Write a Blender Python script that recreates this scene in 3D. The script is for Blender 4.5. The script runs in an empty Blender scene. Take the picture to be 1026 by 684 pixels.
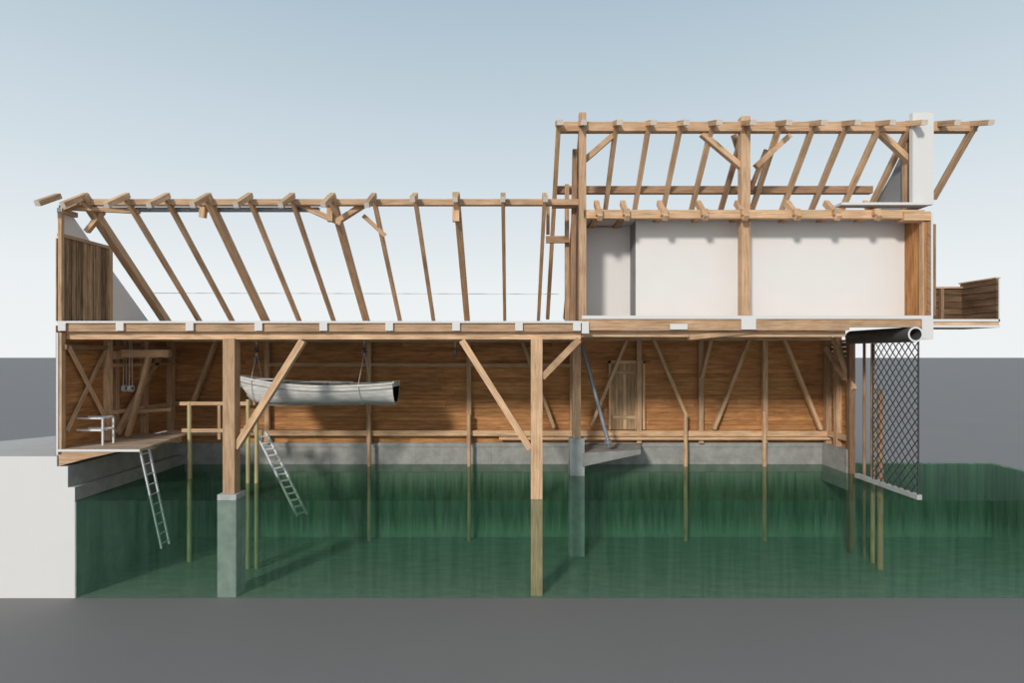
import bpy, math, random
from mathutils import Vector
random.seed(7)
D=16.0; F=560.0; CZ=7.0; HY=354.0; CX=513.0
def S(Y): return F/(D+Y)
def XW(px,Y=0.0): return (px-CX)/S(Y)
def ZW(py,Y=0.0): return CZ+(HY-py)/S(Y)
def P(px,py,Y): return Vector((XW(px,Y),Y,ZW(py,Y)))

# ---------------------------------------------------------------- materials
def newmat(n):
    m=bpy.data.materials.new(n); m.use_nodes=True
    nt=m.node_tree; b=nt.nodes['Principled BSDF']
    return m,nt,b
def N(nt,t,**k):
    n=nt.nodes.new(t)
    for a,v in k.items(): setattr(n,a,v)
    return n
def ramp(nt,stops):
    r=N(nt,'ShaderNodeValToRGB'); e=r.color_ramp.elements
    while len(e)<len(stops): e.new(0.5)
    for i,(p,c) in enumerate(stops):
        e[i].position=p; e[i].color=(c[0],c[1],c[2],1)
    return r
def wood(name,dark,mid,light,var=0.35,rough=0.75,gs=14.0,bump=0.25):
    m,nt,b=newmat(name); L=nt.links
    uv=N(nt,'ShaderNodeUVMap',uv_map='UVMap')
    mp=N(nt,'ShaderNodeMapping'); mp.inputs['Scale'].default_value=(0.9,gs,1)
    L.new(uv.outputs[0],mp.inputs[0])
    no=N(nt,'ShaderNodeTexNoise'); no.inputs['Scale'].default_value=1.6; no.inputs['Detail'].default_value=6; no.inputs['Roughness'].default_value=0.62
    L.new(mp.outputs[0],no.inputs['Vector'])
    r=ramp(nt,[(0.28,dark),(0.5,mid),(0.72,light)])
    L.new(no.outputs['Fac'],r.inputs[0])
    u2=N(nt,'ShaderNodeUVMap',uv_map='rnd'); sp=N(nt,'ShaderNodeSeparateXYZ'); L.new(u2.outputs[0],sp.inputs[0])
    mr=N(nt,'ShaderNodeMapRange'); mr.inputs['To Min'].default_value=1-var; mr.inputs['To Max'].default_value=1+var
    L.new(sp.outputs[0],mr.inputs[0])
    n2=N(nt,'ShaderNodeTexNoise'); n2.inputs['Scale'].default_value=0.9; n2.inputs['Detail'].default_value=3
    L.new(uv.outputs[0],n2.inputs['Vector'])
    mr2=N(nt,'ShaderNodeMapRange'); mr2.inputs['From Min'].default_value=0.3; mr2.inputs['From Max'].default_value=0.7; mr2.inputs['To Min'].default_value=0.8; mr2.inputs['To Max'].default_value=1.15
    L.new(n2.outputs['Fac'],mr2.inputs[0])
    mu=N(nt,'ShaderNodeMath',operation='MULTIPLY'); L.new(mr.outputs[0],mu.inputs[0]); L.new(mr2.outputs[0],mu.inputs[1])
    vm=N(nt,'ShaderNodeVectorMath',operation='SCALE'); L.new(r.outputs[0],vm.inputs[0]); L.new(mu.outputs[0],vm.inputs['Scale'])
    L.new(vm.outputs[0],b.inputs['Base Color'])
    b.inputs['Roughness'].default_value=rough
    b.inputs['Specular IOR Level'].default_value=0.2
    bp=N(nt,'ShaderNodeBump'); bp.inputs['Strength'].default_value=bump; bp.inputs['Distance'].default_value=0.01
    L.new(no.outputs['Fac'],bp.inputs['Height']); L.new(bp.outputs[0],b.inputs['Normal'])
    return m
def rough_mat(name,c1,c2,scale=3,rough=0.8,bump=0.2,metal=0,detail=6,stretch=(1,1,1),spec=0.3):
    m,nt,b=newmat(name); L=nt.links
    tc=N(nt,'ShaderNodeTexCoord'); mp=N(nt,'ShaderNodeMapping'); mp.inputs['Scale'].default_value=stretch
    L.new(tc.outputs['Object'],mp.inputs[0])
    no=N(nt,'ShaderNodeTexNoise'); no.inputs['Scale'].default_value=scale; no.inputs['Detail'].default_value=detail; no.inputs['Roughness'].default_value=0.6
    L.new(mp.outputs[0],no.inputs['Vector'])
    r=ramp(nt,[(0.3,c1),(0.7,c2)]); L.new(no.outputs['Fac'],r.inputs[0]); L.new(r.outputs[0],b.inputs['Base Color'])
    b.inputs['Roughness'].default_value=rough; b.inputs['Metallic'].default_value=metal; b.inputs['Specular IOR Level'].default_value=spec
    if bump>0:
        bp=N(nt,'ShaderNodeBump'); bp.inputs['Strength'].default_value=bump; bp.inputs['Distance'].default_value=0.02
        L.new(no.outputs['Fac'],bp.inputs['Height']); L.new(bp.outputs[0],b.inputs['Normal'])
    return m
BEAM=wood('timber_beam',(0.34,0.195,0.105),(0.57,0.365,0.215),(0.71,0.49,0.315),0.2)
BEAMD=wood('timber_beam_dark',(0.17,0.095,0.055),(0.31,0.185,0.11),(0.43,0.275,0.17),0.22)
PLANK=wood('plank_brown',(0.25,0.11,0.038),(0.45,0.21,0.08),(0.57,0.295,0.13),0.16,gs=8)
SLAT=wood('slat_weathered',(0.15,0.09,0.05),(0.30,0.19,0.11),(0.46,0.32,0.20),0.45,gs=9)
SLATD=wood('slat_dark_brown',(0.07,0.040,0.023),(0.14,0.083,0.048),(0.21,0.135,0.085),0.3,gs=9)
DSLAT=wood('door_boards',(0.30,0.19,0.10),(0.46,0.30,0.17),(0.58,0.40,0.25),0.25,gs=9)
UNDER=wood('floor_boards',(0.20,0.12,0.07),(0.34,0.21,0.13),(0.46,0.31,0.2),0.2,gs=9)
DECK=wood('deck_boards',(0.36,0.25,0.17),(0.52,0.38,0.27),(0.64,0.5,0.38),0.15,gs=9)
POLE=wood('mooring_pole_wood',(0.30,0.24,0.11),(0.50,0.42,0.21),(0.62,0.54,0.31),0.15)
ENDW=rough_mat('sawn_timber_end',(0.60,0.52,0.44),(0.70,0.63,0.55),6,0.9,0)
CUT=rough_mat('section_cut_white',(0.68,0.665,0.645),(0.70,0.68,0.66),2,0.9,0)
PLAS=rough_mat('white_plaster',(0.75,0.725,0.70),(0.77,0.745,0.72),1.2,0.92,0.0)
PLASG=rough_mat('grey_panel',(0.56,0.56,0.56),(0.60,0.60,0.60),1.2,0.9,0.0)
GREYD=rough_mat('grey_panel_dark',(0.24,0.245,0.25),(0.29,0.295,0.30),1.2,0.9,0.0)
STONE=rough_mat('stone_foundation',(0.25,0.245,0.23),(0.38,0.375,0.355),2.5,0.9,0.3)
CONC=rough_mat('concrete_pier',(0.34,0.355,0.34),(0.49,0.51,0.49),3,0.9,0.3)
QTOP=rough_mat('quay_paving',(0.46,0.44,0.42),(0.52,0.50,0.47),1.5,0.9,0.1)
GRND=rough_mat('ground_grey',(0.205,0.190,0.185),(0.218,0.203,0.197),0.15,0.7,0.0,spec=0.35)
STEEL=rough_mat('steel_blue_grey',(0.22,0.25,0.28),(0.32,0.35,0.38),4,0.45,0.05,0.5)
DARKM=rough_mat('dark_metal',(0.08,0.08,0.082),(0.12,0.12,0.12),5,0.5,0.05,0.1)
WIRE=rough_mat('net_wire',(0.04,0.04,0.04),(0.06,0.06,0.06),5,0.7,0)
ROPE=rough_mat('rope',(0.55,0.52,0.46),(0.66,0.63,0.57),20,0.9,0.2)
WHITEP=rough_mat('white_paint',(0.68,0.68,0.66),(0.78,0.78,0.76),8,0.6,0.05)
BOATM=rough_mat('boat_paint_weathered',(0.50,0.49,0.46),(0.76,0.75,0.72),2.2,0.6,0.1,stretch=(1,1,5))
BOATG=rough_mat('boat_trim_grey',(0.22,0.21,0.19),(0.36,0.34,0.31),6,0.7,0.1)
LADG=rough_mat('ladder_grey',(0.60,0.62,0.61),(0.74,0.76,0.75),6,0.7,0.05)

# submerged walls: stone at the waterline doubling as its painted reflection, algae hanging in streaks, silt near the bed
def basin_mat(name,stone_refl):
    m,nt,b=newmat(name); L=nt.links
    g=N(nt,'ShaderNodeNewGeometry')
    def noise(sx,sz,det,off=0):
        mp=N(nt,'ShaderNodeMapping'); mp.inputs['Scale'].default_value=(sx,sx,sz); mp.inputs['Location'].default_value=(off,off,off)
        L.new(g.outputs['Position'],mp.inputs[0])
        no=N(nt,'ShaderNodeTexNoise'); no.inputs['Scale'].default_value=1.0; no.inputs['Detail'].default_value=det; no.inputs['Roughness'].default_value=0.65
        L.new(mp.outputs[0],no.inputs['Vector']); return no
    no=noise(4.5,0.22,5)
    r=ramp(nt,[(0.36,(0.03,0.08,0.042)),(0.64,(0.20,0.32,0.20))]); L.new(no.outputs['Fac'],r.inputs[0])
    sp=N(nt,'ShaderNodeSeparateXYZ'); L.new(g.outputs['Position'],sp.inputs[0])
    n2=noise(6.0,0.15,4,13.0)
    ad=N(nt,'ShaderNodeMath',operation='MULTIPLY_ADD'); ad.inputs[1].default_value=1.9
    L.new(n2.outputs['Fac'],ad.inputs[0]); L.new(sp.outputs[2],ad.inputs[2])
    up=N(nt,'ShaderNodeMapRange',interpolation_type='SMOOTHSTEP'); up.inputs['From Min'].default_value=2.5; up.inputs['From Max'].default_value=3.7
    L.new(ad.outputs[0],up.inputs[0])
    um=N(nt,'ShaderNodeMath',operation='MULTIPLY'); um.inputs[1].default_value=stone_refl; L.new(up.outputs[0],um.inputs[0])
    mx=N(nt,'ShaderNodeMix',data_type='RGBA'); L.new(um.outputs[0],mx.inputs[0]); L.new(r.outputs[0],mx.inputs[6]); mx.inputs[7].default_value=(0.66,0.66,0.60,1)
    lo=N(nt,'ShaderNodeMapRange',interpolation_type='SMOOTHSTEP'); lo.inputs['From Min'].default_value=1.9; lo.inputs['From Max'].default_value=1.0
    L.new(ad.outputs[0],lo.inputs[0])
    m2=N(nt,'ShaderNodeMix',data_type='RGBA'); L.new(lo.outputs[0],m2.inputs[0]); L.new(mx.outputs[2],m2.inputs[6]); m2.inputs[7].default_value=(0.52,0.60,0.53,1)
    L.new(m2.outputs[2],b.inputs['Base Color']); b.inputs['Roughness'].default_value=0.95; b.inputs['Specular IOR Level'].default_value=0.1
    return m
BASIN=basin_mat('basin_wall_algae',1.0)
BASINX=basin_mat('basin_wall_algae_outer',0.0)
BED=rough_mat('basin_bed_silt',(0.50,0.54,0.50),(0.72,0.75,0.70),1.3,0.95,0.3,stretch=(1,2.5,1),spec=0.1)

def water_mat():
    m=bpy.data.materials.new('water_green'); m.use_nodes=True; nt=m.node_tree; L=nt.links
    nt.nodes.clear()
    out=N(nt,'ShaderNodeOutputMaterial')
    tr=N(nt,'ShaderNodeBsdfTransparent'); tr.inputs[0].default_value=(0.87,0.94,0.89,1)
    df=N(nt,'ShaderNodeBsdfDiffuse')
    g=N(nt,'ShaderNodeNewGeometry'); sp=N(nt,'ShaderNodeSeparateXYZ'); L.new(g.outputs['True Normal'],sp.inputs[0])
    # suspended algae: murk with faint vertical streaks
    mps=N(nt,'ShaderNodeMapping'); mps.inputs['Scale'].default_value=(5.0,5.0,0.3); L.new(g.outputs['Position'],mps.inputs[0])
    ns=N(nt,'ShaderNodeTexNoise'); ns.inputs['Scale'].default_value=1.0; ns.inputs['Detail'].default_value=5; L.new(mps.outputs[0],ns.inputs['Vector'])
    rs=ramp(nt,[(0.35,(0.035,0.09,0.055)),(0.65,(0.085,0.16,0.115))]); L.new(ns.outputs['Fac'],rs.inputs[0]); L.new(rs.outputs[0],df.inputs[0])
    ab=N(nt,'ShaderNodeMath',operation='ABSOLUTE'); L.new(sp.outputs[2],ab.inputs[0])
    m0=N(nt,'ShaderNodeMixShader')
    mk=N(nt,'ShaderNodeMapRange'); mk.inputs['To Min'].default_value=0.26; mk.inputs['To Max'].default_value=0.28; L.new(ab.outputs[0],mk.inputs[0]); L.new(mk.outputs[0],m0.inputs[0])
    L.new(tr.outputs[0],m0.inputs[1]); L.new(df.outputs[0],m0.inputs[2])
    gl=N(nt,'ShaderNodeBsdfGlossy'); gl.inputs['Roughness'].default_value=0.15; gl.inputs['Color'].default_value=(0.6,0.75,0.66,1)
    tc=N(nt,'ShaderNodeTexCoord'); mp=N(nt,'ShaderNodeMapping'); mp.inputs['Scale'].default_value=(1.8,0.9,1.0)
    L.new(tc.outputs['Object'],mp.inputs[0])
    no=N(nt,'ShaderNodeTexNoise'); no.inputs['Scale'].default_value=2.2; no.inputs['Detail'].default_value=4
    L.new(mp.outputs[0],no.inputs['Vector'])
    bp=N(nt,'ShaderNodeBump'); bp.inputs['Strength'].default_value=0.5; bp.inputs['Distance'].default_value=0.06
    L.new(no.outputs['Fac'],bp.inputs['Height']); L.new(bp.outputs[0],gl.inputs['Normal'])
    fr=N(nt,'ShaderNodeFresnel'); fr.inputs['IOR'].default_value=1.25
    mr=N(nt,'ShaderNodeMapRange'); mr.inputs['To Min'].default_value=0.1; mr.inputs['To Max'].default_value=0.15; L.new(ab.outputs[0],mr.inputs[0])
    mu=N(nt,'ShaderNodeMath',operation='MULTIPLY'); L.new(fr.outputs[0],mu.inputs[0]); L.new(mr.outputs[0],mu.inputs[1])
    mx=N(nt,'ShaderNodeMixShader')
    L.new(mu.outputs[0],mx.inputs[0]); L.new(m0.outputs[0],mx.inputs[1]); L.new(gl.outputs[0],mx.inputs[2])
    L.new(mx.outputs[0],out.inputs['Surface'])
    va=N(nt,'ShaderNodeVolumeAbsorption'); va.inputs['Color'].default_value=(0.32,0.64,0.49,1); va.inputs['Density'].default_value=0.145
    L.new(va.outputs[0],out.inputs['Volume'])
    return m
WATER=water_mat()

# ---------------------------------------------------------------- mesh builder
class B:
    def __init__(s,name): s.n=name; s.v=[]; s.f=[]; s.m=[]; s.uv=[]; s.r=[]; s.mats=[]
    def slot(s,m):
        if m not in s.mats: s.mats.append(m)
        return s.mats.index(m)
    def poly(s,pts,mat,axis=None,off=None,rnd=None):
        if axis is None: axis=Vector((1,0,0))
        i0=len(s.v); s.v+= [tuple(p) for p in pts]; s.f.append(tuple(range(i0,i0+len(pts)))); s.m.append(s.slot(mat))
        if off is None: off=(random.uniform(0,50),random.uniform(0,50))
        if rnd is None: rnd=random.random()
        u=[]
        for p in pts:
            p=Vector(p); a=p.dot(axis); q=p-axis*a
            u.append((a+off[0], q.x+q.y+q.z+off[1]))
        s.uv.append(u); s.r.append(rnd)
    def hexa(s,c,mat,axis,ends=(None,None),front=None):
        off=(random.uniform(0,50),random.uniform(0,50)); rnd=random.random()
        F6=[((3,2,1,0),ends[0]),((4,5,6,7),ends[1]),((0,1,5,4),None),((1,2,6,5),None),((2,3,7,6),None),((3,0,4,7),None)]
        cen=sum((Vector(p) for p in c),Vector())/8
        for idx,mm in F6:
            pts=[Vector(c[i]) for i in idx]
            n=(pts[1]-pts[0]).cross(pts[2]-pts[0])
            fc=sum(pts,Vector())/4
            if n.dot(fc-cen)<0: pts.reverse(); n=-n
            M=mm or mat
            if front and n.length>0 and n.normalized().y<-0.85: M=front
            s.poly(pts,M,axis,off,rnd)
    def box(s,x0,x1,y0,y1,z0,z1,mat,front=None,axis=None):
        d=[abs(x1-x0),abs(y1-y0),abs(z1-z0)]
        if axis is None: axis=[Vector((1,0,0)),Vector((0,1,0)),Vector((0,0,1))][d.index(max(d))]
        c=[(x0,y0,z0),(x1,y0,z0),(x1,y0,z1),(x0,y0,z1),(x0,y1,z0),(x1,y1,z0),(x1,y1,z1),(x0,y1,z1)]
        s.hexa(c,mat,axis,front=front)
    def beam(s,p0,p1,w,h,mat,e0=None,e1=None,up=None):
        p0=Vector(p0);p1=Vector(p1); d=(p1-p0).normalized()
        if up is None: up=Vector((0,0,1)) if abs(d.z)<0.95 else Vector((0,1,0))
        a=d.cross(Vector(up)).normalized(); b=a.cross(d).normalized()
        q=[(-w/2,-h/2),(w/2,-h/2),(w/2,h/2),(-w/2,h/2)]
        c=[p0+a*x+b*y for x,y in q]+[p1+a*x+b*y for x,y in q]
        s.hexa(c,mat,d,(e0,e1))
    def tube(s,p0,p1,r,mat,n=10,r1=None,caps=True,capm=None):
        p0=Vector(p0);p1=Vector(p1); d=(p1-p0).normalized(); r1=r if r1 is None else r1
        up=Vector((0,0,1)) if abs(d.z)<0.9 else Vector((1,0,0))
        a=d.cross(up).normalized(); b=a.cross(d)
        off=(random.uniform(0,50),random.uniform(0,50)); rnd=random.random()
        R0=[p0+(a*math.cos(t*2*math.pi/n)+b*math.sin(t*2*math.pi/n))*r for t in range(n)]
        R1=[p1+(a*math.cos(t*2*math.pi/n)+b*math.sin(t*2*math.pi/n))*r1 for t in range(n)]
        for i in range(n):
            j=(i+1)%n
            s.poly([R0[j],R0[i],R1[i],R1[j]],mat,d,off,rnd)
        if caps:
            s.poly(R0,capm or mat,d,off,rnd); s.poly(R1[::-1],capm or mat,d,off,rnd)
    def prism(s,prof,y0,y1,mat,front=None,top=None):
        n=len(prof)
        A=[Vector((x,y0,z)) for x,z in prof]; Bq=[Vector((x,y1,z)) for x,z in prof]
        area=sum(prof[i][0]*prof[(i+1)%n][1]-prof[(i+1)%n][0]*prof[i][1] for i in range(n))
        if area<0: A.reverse(); Bq.reverse()
        s.poly(A,front or mat); s.poly(Bq[::-1],mat)
        for i in range(n):
            j=(i+1)%n
            pts=[A[j],A[i],Bq[i],Bq[j]]
            nn=(pts[1]-pts[0]).cross(pts[2]-pts[0]).normalized()
            s.poly(pts,top if (top and nn.z>0.7) else mat)
    def prismz(s,pl,z0,z1,mat,front=None,axis=None):
        n=len(pl); area=sum(pl[i][0]*pl[(i+1)%n][1]-pl[(i+1)%n][0]*pl[i][1] for i in range(n))
        if area<0: pl=pl[::-1]
        A=[Vector((x,y,z0)) for x,y in pl]; T=[Vector((x,y,z1)) for x,y in pl]
        s.poly(T,mat,axis); s.poly(A[::-1],mat,axis)
        for i in range(n):
            j=(i+1)%n
            pts=[A[i],A[j],T[j],T[i]]
            nn=(pts[1]-pts[0]).cross(pts[2]-pts[0]).normalized()
            s.poly(pts,front if (front and nn.y<-0.85) else mat,axis)
    def done(s,smooth=False,merge=False):
        me=bpy.data.meshes.new(s.n); me.from_pydata(s.v,[],s.f)
        for m in s.mats: me.materials.append(m)
        u=me.uv_layers.new(name='UVMap'); r=me.uv_layers.new(name='rnd')
        k=0
        for pi,pl in enumerate(me.polygons):
            pl.material_index=s.m[pi]
            for j in range(len(s.f[pi])):
                u.data[k].uv=s.uv[pi][j]; r.data[k].uv=(s.r[pi],0.5); k+=1
        me.update()
        o=bpy.data.objects.new(s.n,me); bpy.context.collection.objects.link(o)
        if merge or smooth:
            import bmesh
            bm=bmesh.new(); bm.from_mesh(me); bmesh.ops.remove_doubles(bm,verts=bm.verts,dist=0.0005); bm.to_mesh(me); bm.free()
        if smooth:
            for p in me.polygons: p.use_smooth=True
        return o

YB=5.33         # rear wall depth
ZWAT=2.79       # water level
XL=XW(58); XR=12.04
ZF=7.93         # hall upper floor
# ---------------------------------------------------------------- ground, quay, basin, water
b=B('ground'); b.box(-1500,1500,-60,900,-0.3,0,GRND); b.done()

b=B('quay_wall')
zq=ZW(457); 
pl=[(-19.0,0),(XW(57),0),(XW(57),YB+.1),(-15.3,YB+.1),(-17.2,2.7)]
b.prismz(pl,0.0,zq,QTOP,front=CUT)
b.prism([(XW(57),0),(XW(57),ZW(467)),(XW(68),ZW(467)),(XW(68),0)],0,YB,STONE,front=CUT,top=STONE)
b.prism([(XW(68),0),(XW(68),ZW(488)),(XW(75),ZW(488)),(XW(75),0)],0,YB,STONE,front=CUT,top=CONC)
b.done()

XWR=18.3
b=B('harbour_basin')
b.box(XW(75),XWR,0.03,YB+.3,0.0,0.004,BED)
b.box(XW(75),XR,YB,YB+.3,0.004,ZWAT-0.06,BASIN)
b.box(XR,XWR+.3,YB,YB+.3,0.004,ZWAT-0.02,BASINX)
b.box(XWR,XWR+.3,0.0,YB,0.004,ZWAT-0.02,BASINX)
b.box(XW(75)-.0,XW(75)+.03,0.01,YB,0.004,ZWAT-.05,CONC)
b.done()

b=B('water'); b.box(XW(75)+.031,XWR-.01,0.0,YB-.002,0.005,ZWAT,WATER); b.done(merge=True)

b=B('stone_foundation')
x=XL
zt=3.61
while x<XR:
    w=min(random.uniform(.7,1.3),XR-x)
    b.box(x,x+w-.003,YB-.05-random.uniform(0,.006),YB+.35,ZWAT-.3,zt-.16,STONE); x+=w
b.box(XL,XR,YB-.09,YB+.35,zt-.16,zt,STONE)
b.box(XR-.25,XR+.05,3.7,YB,ZWAT-.6,zt,STONE)
b.done()

# ---------------------------------------------------------------- back wall
def hboards(b,x0,x1,z0,z1,y,th,bh,mat,lo=2.5,hi=5):
    z=z0
    while z<z1-.02:
        h=min(bh,z1-z); x=x0-random.uniform(0,2)
        while x<x1:
            w=random.uniform(lo,hi); a=max(x,x0); e=min(x+w,x1)
            if e>a+.01: b.box(a,e-.004,y-random.uniform(0,.008),y+th,z+.004,z+h-.004,mat,axis=Vector((1,0,0)))
            x+=w
        z+=h
def yboards_h(b,y0,y1,z0,z1,x,th,bh,mat):
    z=z0
    while z<z1-.02:
        h=min(bh,z1-z); b.box(x-random.uniform(0,.008),x+th+random.uniform(0,.008),y0,y1,z+.004,z+h-.004,mat,axis=Vector((0,1,0))); z+=h
b=B('wall_back'); hboards(b,XL,XR,zt,7.62,YB,.05,.165,PLANK)
b.box(XL,XR,YB+.05,YB+.08,zt,7.62,BEAMD)
YP=5.17
for px in (172,268,370,470,573,640,702,766,829):
    X=XW(px,YP); b.beam((X,YP,zt),(X,YP,7.6),.17,.17,BEAM)
b.beam((XL,5.13,ZW(433,5.13)),(XR,5.13,ZW(434,5.13)),.2,.2,BEAM)
b.beam((XW(500,5.0),5.02,ZW(439,5)),(XR,5.02,ZW(439,5)),.12,.10,BEAM)
b.beam(P(270,365,5.15),P(575,366,5.15),.12,.13,BEAM)
b.beam(P(155,404,5.1),P(255,404,5.1),.12,.15,BEAM)
for a,c in (((218,338),(194,402)),((523,342),(555,428)),((631,334),(592,426)),((653,336),(688,418)),((713,338),(703,378)),((752,336),(715,430)),((783,334),(822,430))):
    b.beam(P(a[0],a[1],5.0),P(c[0],c[1],5.0),.12,.17,BEAM,up=(0,1,0))
b.done()

b=B('door_1')
x0,x1=XW(612,5.2),XW(644,5.2); z0,z1=ZW(430,5.2),ZW(364,5.2)
n=8
for i in range(n):
    a=x0+(x1-x0)*i/n; b.box(a+.006,a+(x1-x0)/n-.006,5.2,5.26,z0,z1,DSLAT)
b.box(x0-.08,x0,5.16,5.28,z0,z1+.1,BEAM); b.box(x1,x1+.08,5.16,5.28,z0,z1+.1,BEAM); b.box(x0-.08,x1+.08,5.16,5.28,z1,z1+.12,BEAM)
for zz in (z0+.4,z1-.4): b.box(x0+.05,x1-.05,5.16,5.2,zz,zz+.12,DSLAT)
b.tube((x1-.12,5.15,(z0+z1)/2),(x1-.12,5.15,(z0+z1)/2+.14),.02,DARKM)
b.done()

# ---------------------------------------------------------------- left lower wall
b=B('wall_left')
yboards_h(b,0.05,YB,4.1,7.6,XL-.05,.05,.18,PLANK)
b.box(XL-.08,XL-.06,0.02,YB,4.1,7.8,BEAMD)
Xi=XL+.1
for Y in (1.85,3.6,5.1):
    b.beam((Xi,Y,4.1),(Xi,Y,7.6),.18,.18,BEAM)
b.beam((XL+.04,.1,4.1),(XL+.04,.1,7.6),.08,.14,BEAM)
b.box(XL-.05,XL+.0,0,.05,4.1,7.6,CUT)
b.beam((Xi,0.1,ZW(348,1)),(Xi,5.3,ZW(348,1)),.14,.14,BEAMD)
b.beam((Xi+.1,1.95,6.95),(Xi+.1,5.2,6.95),.14,.26,BEAM)
b.beam((Xi+.1,1.95,6.62),(Xi+.1,5.2,6.62),.14,.1,BEAM)
b.beam((Xi+.1,2.1,4.4),(Xi+.1,4.3,6.9),.14,.16,BEAM)
b.beam((Xi,0.2,4.75),(Xi,1.8,7.2),.05,.11,BEAM); b.beam((Xi+.05,0.2,7.2),(Xi+.05,1.8,4.75),.05,.11,BEAM)
b.beam((Xi,1.9,5.1),(Xi,5.1,5.1),.12,.14,BEAM)
X=XW(115,2.3)
b.beam((X,2.3,4.25),(X,2.3,7.6),.18,.18,BEAM)
b.beam((X,2.3,7.0),(XW(170,2.3),2.3,7.0),.14,.24,BEAM)
b.beam((XW(150,2.3),2.3,6.95),(XW(128,2.3),2.3,4.3),.13,.13,BEAM)
b.beam(P(138,412,3.2),P(172,410,3.2),.1,.12,BEAM)
b.done()

# ---------------------------------------------------------------- right lower wall (inner end)
b=B('wall_right')
yboards_h(b,3.7,YB,zt,7.5,XR,.05,.165,PLANK)
for Y in (3.7,4.5,5.15): b.beam((XR-.1,Y,0.05 if Y<4 else zt),(XR-.1,Y,7.6),.2,.2,BEAMD if Y<4 else BEAM)
b.beam((XR-.1,3.7,4.0),(XR-.1,5.3,4.0),.18,.2,BEAM)
b.beam((XR-.25,5.0,7.2),(XR-.25,3.8,6.1),.13,.13,BEAM)
b.beam(P(836,338,4.3),P(855,390,3.6),.14,.18,BEAM)
b.done()

# ---------------------------------------------------------------- floors
b=B('floor')
X0=XW(57); X1=XW(583)
b.box(X0,X1,0,4.4,ZF-.06,ZF,UNDER,front=CUT)
b.box(X0,X1,4.4,YB,7.62,7.68,UNDER)
for px in (62,120,190,259,324,390,457,520,578):
    X=XW(px); b.box(X-.11,X+.11,-.01,YB,ZF-.28,ZF-.06,BEAM,front=CUT)
for Y in (.32,2.7,5.1): b.box(X0,X1,Y-.1,Y+.1,ZF-.52,ZF-.30,BEAM)
b.box(X0,X1,.06,.2,ZF-.3,ZF-.07,BEAM)
ZR=ZW(316)
X2=XW(583); X3=XW(935)
b.box(X2,X3,0,YB,ZR-.10,ZR,UNDER,front=CUT)
b.box(X2,XW(852),.04,.22,ZR-.42,ZR-.10,BEAM)
b.box(XW(852),X3,.04,.22,ZR-.33,ZR-.10,BEAM)
for px,w in ((680,.5),(750,.42)):
    X=XW(px); h=.3 if px==750 else .16
    zt0=ZR-.10 if px!=680 else ZR-.24
    b.box(X-w/2,X+w/2,-.01,YB if px==750 else .3,zt0-h,zt0,BEAM,front=CUT)
b.box(XW(923.5),X3,-.01,.3,ZR-.68,ZR-.10,BEAM,front=CUT)
for px in (620,715,790,830):
    X=XW(px); b.box(X-.09,X+.09,.25,YB,ZR-.42,ZR-.10,BEAM)
for Y,xe in ((.4,XW(853)),(2.7,XW(848)),(5.1,XR)): b.box(X2,xe,Y-.12,Y+.12,ZR-.60,ZR-.42,BEAM)
b.beam(P(690,338,.3),P(758,331,.3),.2,.14,BEAM)
b.done()

# balcony box on the right
b=B('balcony')
xo=XW(1002); zb=ZW(328)
b.box(X3,xo,0,1.3,zb,zb+.07,UNDER,front=CUT)
b.box(X3,xo,0.03,1.3,zb+.07,zb+.17,UNDER,front=BEAM)
b.box(X3,xo,0.0,1.3,zb+.17,zb+.24,UNDER,front=CUT)
zz=zb+.24; top=ZW(279); tb=top-.14
while zz<top-.05:
    b.box(xo-.1,xo-.04,0.0,1.3,zz+.008,min(zz+.2,top)-.008,SLATD,axis=Vector((0,1,0)))
    if zz<tb-.05: b.box(X3+.05,xo-.1,1.24,1.3,zz+.008,min(zz+.2,tb)-.008,SLATD,axis=Vector((1,0,0)))
    zz+=.2
b.box(X3+.0,xo-.04,1.3,1.34,zb+.1,tb,SLATD)
b.box(xo-.04,xo,0,1.34,zb+.16,top,SLATD,front=CUT)
b.box(xo-.12,xo+.02,.01,1.34,top,top+.04,BEAM)
b.box(X3+.02,xo-.1,1.2,1.36,tb,tb+.05,BEAM)
b.beam((XW(975),1.18,zb+.24),(XW(975),1.18,tb),.09,.09,BEAMD)
b.done()

# ---------------------------------------------------------------- left gable (upper)
SL=.874; ZRG=ZW(198); YR=.2
def roofz(Y): return ZRG-SL*(Y-YR)
b=B('wall_gable_left')
y=0.02; k=0
while y<2.0:
    w=.085
    b.box(XL-.03+random.uniform(0,.025),XL+.03+random.uniform(0,.03),y+.008,y+w-.008,ZF,10.36,SLAT); y+=w
b.box(XL-.06,XL-.03,0.0,1.95,ZF,10.3,BEAMD)
def yzpoly(b,pts,x0,x1,mat):
    A=[Vector((x1,y,z)) for y,z in pts]; C=[Vector((x0,y,z)) for y,z in pts]
    area=sum(pts[i][0]*pts[(i+1)%len(pts)][1]-pts[(i+1)%len(pts)][0]*pts[i][1] for i in range(len(pts)))
    if area<0: A.reverse(); C.reverse()
    b.poly(A,mat); b.poly(C[::-1],mat); n=len(pts)
    for i in range(n):
        j=(i+1)%n; b.poly([A[i],C[i],C[j],A[j]],mat)
yzpoly(b,[(1.95,ZF),(4.2,ZF),(4.2,roofz(4.2)-.08),(1.95,roofz(1.95)-.08)],XL-.03,XL+.03,PLAS)
yzpoly(b,[(0.02,10.45),(1.2,10.45),(.55,roofz(.55)-.12),(0.02,roofz(.4)-.12)],XL-.03,XL+.02,PLAS)
b.beam((XL+.02,.02,10.40),(XL+.02,2.0,10.40),.12,.1,BEAM)
b.beam((XL+.05,.05,ZF),(XL+.05,.05,11.05),.10,.10,BEAM)
b.beam((XL+.07,1.95,ZF),(XL+.07,1.95,10.35),.12,.14,BEAM)
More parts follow.
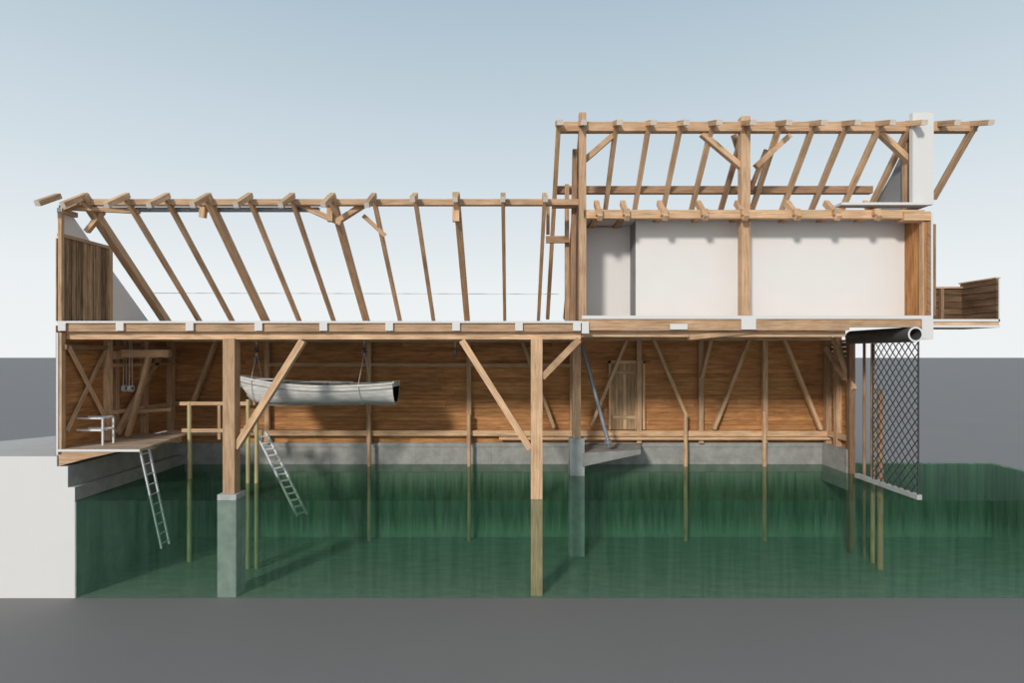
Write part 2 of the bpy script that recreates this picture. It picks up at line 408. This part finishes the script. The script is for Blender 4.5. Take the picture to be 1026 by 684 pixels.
b.beam((XL+.04,.0,11.1),(XL+.04,.6,11.1),.14,.14,BEAM,e0=CUT)
b.done()

# ---------------------------------------------------------------- lower roof frame
b=B('roof_frame')
RP=[80,122,163,205,247,290,331,373,415,457,504,546]
for i,px in enumerate(RP):
    X=XW(px); big=px in (80,205,331,457)
    w,h=(.18,.24) if big else (.11,.15)
    if px==80: w=.22
    y1=4.25
    b.beam((X,YR-.1,roofz(YR-.1)),(X,y1,roofz(y1)),w,h,BEAM)
    b.beam((X,YR+.05,ZRG+.14),(X,-.62 if px<400 else -.3,ZRG-.38 if px<400 else ZRG-.13),.14,.15,BEAM,e1=ENDW)
b.beam((XW(52),YR+.05,ZRG+.12),(XW(52),-.5,ZRG-.3),.15,.15,BEAM,e1=ENDW)
b.beam((XW(60),.35,ZRG-.05),(XW(583),.35,ZRG-.05),.18,.17,BEAM,e0=CUT)
b.beam((XW(85,.55),.6,ZW(210,.6)),(XW(320,.6),.6,ZW(210,.6)),.12,.12,STEEL)
b.beam(P(62,210,.1),P(78,203,.1),.13,.13,BEAM,e0=CUT)
b.box(XL,XW(583,4.2),4.15,4.4,ZF,ZF+.16,BEAM)
b.beam(P(291,201,.5),P(342,224,.6),.15,.2,BEAM,up=(0,1,0)); b.beam(P(368,203,.5),P(338,222,.6),.15,.18,BEAM,up=(0,1,0))
b.beam(P(364,216,.8),P(386,236,1.0),.13,.16,BEAM,up=(0,1,0))
b.beam(P(331,196,.45),P(331,222,.45),.16,.16,BEAM)
b.beam(P(457,193,.4),P(457,222,.45),.2,.2,BEAM)
b.beam(P(205,200,.4),P(203,218,.45),.16,.16,BEAM)
b.beam(P(103,212,.6),P(87,232,.7),.13,.14,BEAM,up=(0,1,0))
b.beam(P(60,208,.2),P(140,212,.6),.12,.12,BEAM)
b.done()
b=B('steel_cable'); b.tube(P(150,293.5,3.3),P(560,294.5,3.3),.011,LADG,6); b.done()

# ---------------------------------------------------------------- upper block
SU=1.05; ZU=ZW(128)
def roofu(Y): return ZU-SU*(Y-YR)
b=B('roof_frame_upper')
b.beam((XW(558),.3,ZW(128,.3)),(XW(985),.3,ZW(128,.3)),.22,.27,BEAM,e0=CUT,e1=ENDW)
for px in (560,583,618,651,683,715,748,783,817,850,884,915,947,980):
    X=XW(px); y1=5.1 if px<600 else (1.7 if px>930 else 3.3)
    b.beam((X,YR+.15,ZU+.25),(X,-.45,ZU-.03),.17,.14,BEAM,e1=ENDW)
    if px==947: continue
    b.beam((X,YR-.15,roofu(YR-.15)+.02),(X,y1,roofu(y1)+.02),.13,.16,BEAM if px not in(748,583) else BEAMD)
b.beam((XW(555,1.7),1.66,ZW(191,1.7)),(XW(872,1.7),1.66,ZW(191,1.7)),.2,.22,BEAMD,e0=CUT)
za=ZW(215,.1)
b.box(XW(585),XW(927),.02,.22,za-.12,za+.12,BEAM)
for px in (600,627,665,705,745,797,837,877):
    X=XW(px,0); b.box(X-.09,X+.09,-.12,3.1,za-.06,za+.12,BEAM)
    b.beam((X+.02,-.14,za-.16),(X,.5,za+.45),.14,.16,BEAM)
b.box(XW(840),XW(927),-.15,.2,ZW(206.5),ZW(204),PLASG,front=CUT)
def post(px,y0,y1,Y,w,mat=BEAM): b.beam(P(px,y0,Y),P(px,y1,Y),w,w,mat)
post(745.5,118,316,.32,.26)
post(909,122,210,.5,.18)
for a,c in (((583,163),(616,134)),((703,134),(742,167)),((791,136),(757,167)),((880,132),(915,165))):
    b.beam(P(a[0],a[1],.35),P(c[0],c[1],.35),.15,.17,BEAM,up=(0,1,0))
b.beam(P(735,135,.9),P(752,190,1.3),.12,.14,BEAMD,up=(0,1,0))
b.beam(P(752,190,1.3),P(768,150,.9),.12,.14,BEAMD,up=(0,1,0))
b.done()

b=B('wall_centre')
yy=.35
while yy<4.9:
    w=.16; t=min(roofu(yy+w)-.1,12.0); b.box(XW(583)-.03,XW(583)+.03,yy+.005,yy+w-.005,ZF-.0,t,BEAMD); yy+=w
b.beam(P(583.5,114,.12),P(583.5,321,.12),.2,.2,BEAM)
b.beam(P(576,150,.7),P(573,322,.7),.14,.14,BEAMD)
b.beam(P(568,185,1.4),P(568,322,1.4),.13,.13,BEAM)
b.beam(P(547,240,1.2),P(570,240,1.2),.14,.2,BEAMD,e0=CUT)
b.beam(P(549,200,.9),P(549,235,1.2),.1,.1,BEAM)
b.beam(P(553,206,.6),P(580,206,.6),.14,.14,BEAM,e0=CUT)
b.box(XW(583),XW(590),-.03,.12,ZW(334),ZW(322),CUT)
b.done()

b=B('wall_upper_room')
s=.84
b.box(XW(637,s),XW(908,s),s,s+.15,ZR,ZW(221,s),PLAS)
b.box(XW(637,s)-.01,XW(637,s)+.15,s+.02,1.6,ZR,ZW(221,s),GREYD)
b.box(XW(583,s),XW(640,s),1.6,1.75,ZR,ZW(221,s),PLAS)
b.box(XW(585),XW(927),.25,1.75,ZW(221,s),ZW(221,s)+.08,PLASG)
b.box(XW(588),XW(634),1.52,1.6,ZW(228,1.6),ZW(226,1.6),BEAM)
b.done()
b=B('wall_upper_right')
yy=.02
while yy<1.7:
    b.box(X3-.23,X3-.16,yy+.004,yy+.14-.004,ZR,ZW(213),PLANK); yy+=.14
b.box(X3-.16,X3-.06,0,3.4,ZR,ZW(213),BEAMD)
b.box(X3-.06,X3+.0,0,3.4,ZR,ZW(213),PLASG,front=CUT)
b.box(X3+.0,X3+.12,.05,1.6,ZR,ZW(224),BEAMD)
b.beam(P(925,213,.1),P(925,316,.1),.14,.14,BEAM)
b.box(XW(905),X3-.1,-.05,.3,ZW(221),ZW(212),BEAM)
zt2=ZW(205)
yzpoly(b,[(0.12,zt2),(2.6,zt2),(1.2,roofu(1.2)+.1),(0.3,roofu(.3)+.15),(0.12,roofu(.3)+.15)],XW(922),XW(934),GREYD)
b.box(XW(914),XW(935),-.02,.12,zt2,ZW(113),CUT)
b.done()

# ---------------------------------------------------------------- front posts with braces
def brace(b,a,c,Y=.32,w=.18,h=.22): b.beam(P(a[0],a[1],Y),P(c[0],c[1],Y),w,h,BEAM,up=(0,1,0))
b=B('braced_timber_post'); Y=.32; X=XW(232,Y)
zc=ZW(493,Y)
b.box(X-.17,X+.17,Y-.17,Y+.17,zc,ZF-.5,BEAM)
b.box(X-.27,X+.27,Y-.28,Y+.28,0.0,zc,CONC)
brace(b,(304,341),(237,448))
b.done()
b=B('braced_timber_post'); X=XW(537.5,Y)
b.box(X-.165,X+.165,Y-.165,Y+.165,0.0,ZF-.5,BEAM)
brace(b,(463,341),(531,449)); brace(b,(580,340),(543,378))
b.done()
b=B('pier_post'); Y=3.5; X=XW(577.5,Y)
b.box(X-.25,X+.25,Y-.25,Y+.25,0,ZW(438,Y),CONC)
b.box(X-.14,X+.14,Y-.14,Y+.14,ZW(438,Y),7.5,BEAM)
b.done()
b=B('stone_landing_slab')
z=3.58
A=[P(584,453,3.2),P(642,449,3.9),P(642,444,5.2),P(584,444,5.2)]
for p in A: p.z=z
Bq=[p.copy() for p in A]
Bq[0].z=3.12;Bq[1].z=3.42;Bq[2].z=3.3;Bq[3].z=3.1
b.hexa(A+Bq,STONE,Vector((1,0,0))); b.done()
b=B('steel_prop'); b.tube(P(583,345,3.9),P(609,441,3.6),.07,STEEL,12); b.tube(P(609,441,3.6),P(609.5,444,3.6),.14,STEEL,12)
b.tube(P(609,441,3.6),P(610,447,3.6),.05,STEEL,8); b.done()

def pile(px,ytop,Y,w=.15,name='mooring_pile',mat=POLE):
    b=B(name); X=XW(px,Y); b.tube((X,Y,0.0),(X,Y,ZW(ytop,Y)),w/2,mat,12,r1=w/2*.9); b.done()
pile(190,402,2.85); pile(248.5,400,2.2,.13); pile(257,420,2.2,.13)
pile(882,390,2.15,.19,mat=BEAM); pile(874.5,344,2.7,.14,mat=BEAM); pile(866,344,3.1,.1,mat=BEAMD)
pile(687,416,4.9,.16,mat=BEAM); pile(766,412,4.9,.16,mat=BEAM); pile(370,415,4.9,.14,mat=BEAM); pile(470,415,4.9,.14,mat=BEAM)
b=B('jetty_railing')
b.beam(P(181,404,2.95),P(256,404,2.35),.1,.12,BEAM)
b.beam(P(183,431,2.95),P(256,431,2.35),.1,.12,BEAM)
b.beam(P(220,404,2.65),P(220,440,2.65),.09,.09,BEAM)
b.beam(P(262,430,4.2),P(262,445,4.2),.1,.1,BEAM)
b.done()

# ---------------------------------------------------------------- landing deck, bench, ladders
b=B('landing_deck')
zd=ZW(450)
n=12
f=lambda y: -10.66+(-11.15+10.66)*y/3.2
for i in range(n):
    y0=3.2*i/n; y1=3.2*(i+1)/n-.01
    b.prismz([(XL,y0),(f(y0),y0),(f(y1),y1),(XL,y1)],zd-.07,zd,DECK,front=CUT if i==0 else None)
b.prism([(XL,zd-.07),(XW(118),zd-.07),(XW(88),ZW(459)),(XL,ZW(467))],.03,.2,BEAM)
for Y in (1.5,2.9): b.box(XL,-11.2,Y-.08,Y+.08,zd-.25,zd-.07,BEAM)
b.done()
b=B('white_bench')
Y=.7; xa,xb=XW(64,Y),XW(103,Y); z0=zd
zt_=ZW(419,Y)
for yy in (Y,Y+.45):
    for xx in (xa,xb): b.beam((xx,yy,z0),(xx,yy,zt_),.045,.045,WHITEP)
    b.beam((xa,yy,zt_),(xb,yy,zt_),.045,.045,WHITEP); b.beam((xa,yy,zt_-.35),(xb,yy,zt_-.35),.045,.06,WHITEP)
for xx in (xa,xb):
    b.beam((xx,Y,zt_-.35),(xx,Y+.45,zt_-.35),.045,.045,WHITEP); b.beam((xx,Y,zt_),(xx,Y+.45,zt_),.045,.045,WHITEP)
b.done()
def ladder(top,bot,off,n,rw,mat,tread=None):
    b=B('ladder'); off=Vector(off)
    b.beam(top,bot,rw,rw*1.4,mat); b.beam(top+off,bot+off,rw,rw*1.4,mat)
    for i in range(n):
        p=top.lerp(bot,(i+.6)/n)
        if tread: b.beam(p,p+off,tread,.035,mat)
        else: b.tube(p,p+off,rw*.45,mat,8)
    return b.done()
ladder(P(140,449,.3),P(162,549,1.0),(-.02,.42,0),10,.04,LADG)
ladder(P(257,434,3.4),P(298,517,2.7),(.28,.12,.03),13,.05,LADG,tread=.14)

# ---------------------------------------------------------------- boat
def boat():
    par=bpy.data.objects.new('rowboat',None); bpy.context.collection.objects.link(par)
    YC=2.55; x0=XW(238,YC); x1=XW(397,YC); Lb=x1-x0
    nx=28; ns=9
    def sheer(t): return ZW(376,YC)*(1-t)**3+3*ZW(387,YC)*(1-t)**2*t+3*ZW(387,YC)*(1-t)*t*t+ZW(383,YC)*t**3
    def keel(t):
        zb=ZW(404.5,YC); 
        return zb+(ZW(380,YC)-zb)*max(0,1-t/.16)**1.8+.03*t
    def hb(t): return .82*(min(1,max(0,t)/.5)**.62)*(1-.32*max(0,(t-.5)/.5)**2)+.015
    b=B('hull')
    def ring(t,ins=0.0):
        X=x0+Lb*t; out=[]
        for k in range(-ns,ns+1):
            a=abs(k)/ns; sg=-1 if k<0 else 1
            w=max(hb(t)-ins,.004)*math.sin(a*math.pi/2)**.8
            z=keel(t)+ins+(sheer(t)-keel(t)-ins)*(1-math.cos(a*math.pi/2))**.85
            out.append(Vector((X+ (.12*(1-a) if t<.02 else 0),YC+sg*w,z)))
        return out
    ts=[0]+[((i+1)/nx)**1.25 for i in range(nx)]
    for ins,mat,flip in ((0,BOATM,False),(.035,BOATG,True)):
        R=[ring(t,ins) for t in ts]
        for i in range(len(R)-1):
            for k in range(2*ns):
                q=[R[i][k],R[i+1][k],R[i+1][k+1],R[i][k+1]]
                if flip: q.reverse()
                b.poly(q,mat)
        b.poly(R[-1] if not flip else R[-1][::-1],mat)
    o=b.done(smooth=True); o.parent=par
    b=B('gunwale_and_trim')
    for sg in (-1,1):
        for dz,ex,w,h in ((0.0,.01,.06,.06),(-.16,.012,.025,.03)):
            for i in range(len(ts)-1):
                t,u=ts[i],ts[i+1]
                f=1.0 if dz==0 else .965
                b.beam((x0+Lb*t,YC+sg*(hb(t)*f+ex),sheer(t)+dz),(x0+Lb*u,YC+sg*(hb(u)*f+ex),sheer(u)+dz),w,h,BOATM if dz==0 else BOATG)
    b.beam((x0-.02,YC,sheer(0)+.08),(x0+.14,YC,keel(.03)),.06,.1,BOATG)
    for i in range(3,len(ts)-1):
        t,u=ts[i],ts[i+1]; b.beam((x0+Lb*t,YC,keel(t)-.02),(x0+Lb*u,YC,keel(u)-.02),.05,.07,BOATG)
    b.box(x1-.02,x1+.03,YC-.5,YC+.5,sheer(1)-.12,sheer(1)+.05,BOATM)
    for t in (.28,.52,.78):
        X=x0+Lb*t; b.box(X-.13,X+.13,YC-hb(t)+.04,YC+hb(t)-.04,sheer(t)-.14,sheer(t)-.10,BOATM)
    for t in (.4,.62):
        X=x0+Lb*t
        for sg in (-1,1): b.beam((X,YC+sg*hb(t),sheer(t)),(X,YC+sg*hb(t),sheer(t)+.12),.05,.04,DARKM)
    o=b.done(); o.parent=par
    b=B('oars')
    for yy in (-.25,.2):
        b.tube((x0+Lb*.25,YC+yy,sheer(.3)+.06),(x0+Lb*.72,YC+yy,sheer(.7)+.07),.022,BOATG,8)
        b.box(x0+Lb*.14,x0+Lb*.25,YC+yy-.07,YC+yy+.07,sheer(.2)+.05,sheer(.2)+.075,BOATM)
    o=b.done(); o.parent=par
    b=B('slings')
    for t in (.12,.8):
        X=x0+Lb*t; prev=None
        for k in range(-8,9):
            a=abs(k)/8; sg=-1 if k<0 else 1
            p=Vector((X,YC+sg*(hb(t)+.03)*math.sin(a*math.pi/2)**.8,keel(t)-.03+(sheer(t)-keel(t))*(1-math.cos(a*math.pi/2))**.85))
            if prev is not None: b.tube(prev,p,.012,ROPE,6)
            prev=p
        tp=Vector((X,YC,7.05))
        for sg in (-1,1): b.tube((X,YC+sg*(hb(t)+.03),sheer(t)),tp,.010,ROPE,6)
        b.tube(tp,(X,YC,7.6),.012,ROPE,6)
        b.tube((X-.04,YC,7.12),(X+.04,YC,7.12),.10,DARKM,14)
        b.box(X-.06,X+.06,YC-.05,YC+.05,7.1,7.3,BEAMD)
    o=b.done(); o.parent=par
boat()

def hoist(px,py,Y,r,nb,mat):
    b=B('hoist_pulley')
    for k in range(nb):
        X=XW(px,Y)+k*.2
        b.tube((X-.05,Y,ZW(py,Y)),(X+.05,Y,ZW(py,Y)),r,mat,16); b.tube((X-.07,Y,ZW(py,Y)),(X+.07,Y,ZW(py,Y)),r*.35,DARKM,10)
        b.box(X-.07,X-.055,Y-.04,Y+.04,ZW(py,Y)-r,ZW(py,Y)+r*1.3,BEAMD)
        b.tube((X,Y-.08,ZW(py,Y)),(X,Y-.04,7.58),.013,ROPE,6); b.tube((X,Y+.08,ZW(py,Y)),(X,Y+.04,7.58),.013,ROPE,6)
    b.done()
hoist(119,389,2.6,.12,3,WHITEP)
hoist(365,352,4.0,.16,1,STEEL)
hoist(257,360,4.6,.14,1,STEEL)
hoist(456,352,4.6,.14,1,STEEL)

# ---------------------------------------------------------------- net, roller pipe, sill beam
b=B('chain_link_net')
Xn=XW(921); ya,yb=.03,2.05; za,zb2=ZW(496),7.40
st=.31
Wd=yb-ya
def clip(z0,sl):
    ylo,yhi=ya,yb
    for lim in (za,zb2):
        yc=ya+(lim-z0)/sl
        if sl>0:
            if lim==za: ylo=max(ylo,yc)
            else: yhi=min(yhi,yc)
        else:
            if lim==za: yhi=min(yhi,yc)
            else: ylo=max(ylo,yc)
    if yhi-ylo>.02:
        b.tube((Xn,ylo,z0+sl*(ylo-ya)),(Xn,yhi,z0+sl*(yhi-ya)),.015,WIRE,5)
sl=1.15
z=za-sl*Wd-.1
while z<zb2+sl*Wd:
    if z<zb2: clip(z,sl)
    if z>za: clip(z,-sl)
    z+=st
b.tube((Xn,ya,za),(Xn,ya,zb2),.022,WIRE,6); b.tube((Xn,yb,za),(Xn,yb,zb2),.022,WIRE,6)
b.done()
b=B('net_sill_beam'); b.beam((Xn,-.02,ZW(498)),(Xn,2.9,ZW(498)),.14,.14,CONC); b.done()
b=B('net_roller_pipe')
Xp=XW(915); Zp=ZW(335)
n=24; ro=.22
def ringpts(r,Y): return [Vector((Xp+r*math.cos(2*math.pi*i/n),Y,Zp+r*math.sin(2*math.pi*i/n))) for i in range(n)]
Ro0,Ro1,Ri0,Ri1=ringpts(ro,-.1),ringpts(ro,2.9),ringpts(ro-.05,-.1),ringpts(ro-.05,2.9)
for i in range(n):
    j=(i+1)%n
    b.poly([Ro0[j],Ro0[i],Ro1[i],Ro1[j]],DARKM); b.poly([Ri0[i],Ri0[j],Ri1[j],Ri1[i]],DARKM)
    b.poly([Ro0[i],Ro0[j],Ri0[j],Ri0[i]],CUT); b.poly([Ro1[j],Ro1[i],Ri1[i],Ri1[j]],DARKM)
b.done()

# ---------------------------------------------------------------- world / sun / camera
w=bpy.data.worlds.new('World'); bpy.context.scene.world=w; w.use_nodes=True; nt=w.node_tree
bg=nt.nodes['Background']; tc=N(nt,'ShaderNodeTexCoord'); sp=N(nt,'ShaderNodeSeparateXYZ')
nt.links.new(tc.outputs['Generated'],sp.inputs[0])
r=ramp(nt,[(0.0,(0.87,0.895,0.90)),(0.12,(0.83,0.87,0.885)),(0.30,(0.63,0.72,0.78)),(0.55,(0.40,0.52,0.615)),(1.0,(0.34,0.45,0.56))])
nt.links.new(sp.outputs[2],r.inputs[0]); nt.links.new(r.outputs[0],bg.inputs[0]); bg.inputs[1].default_value=1.0
sd=bpy.data.lights.new('sun','SUN'); so=bpy.data.objects.new('sun',sd); bpy.context.collection.objects.link(so)
sd.energy=2.4; sd.angle=math.radians(7); sd.color=(1,.95,.88)
so.rotation_euler=Vector((.5,1,-.5)).to_track_quat('-Z','Y').to_euler()
cd=bpy.data.cameras.new('camera'); co=bpy.data.objects.new('camera',cd); bpy.context.collection.objects.link(co)
co.location=(0,-D,CZ); co.rotation_euler=(math.radians(90),0,0)
cd.sensor_width=36; cd.lens=36*F/1026; cd.shift_y=(HY-342)/1026; cd.clip_end=3000
bpy.context.scene.camera=co
bpy.context.scene.view_settings.view_transform='Standard'
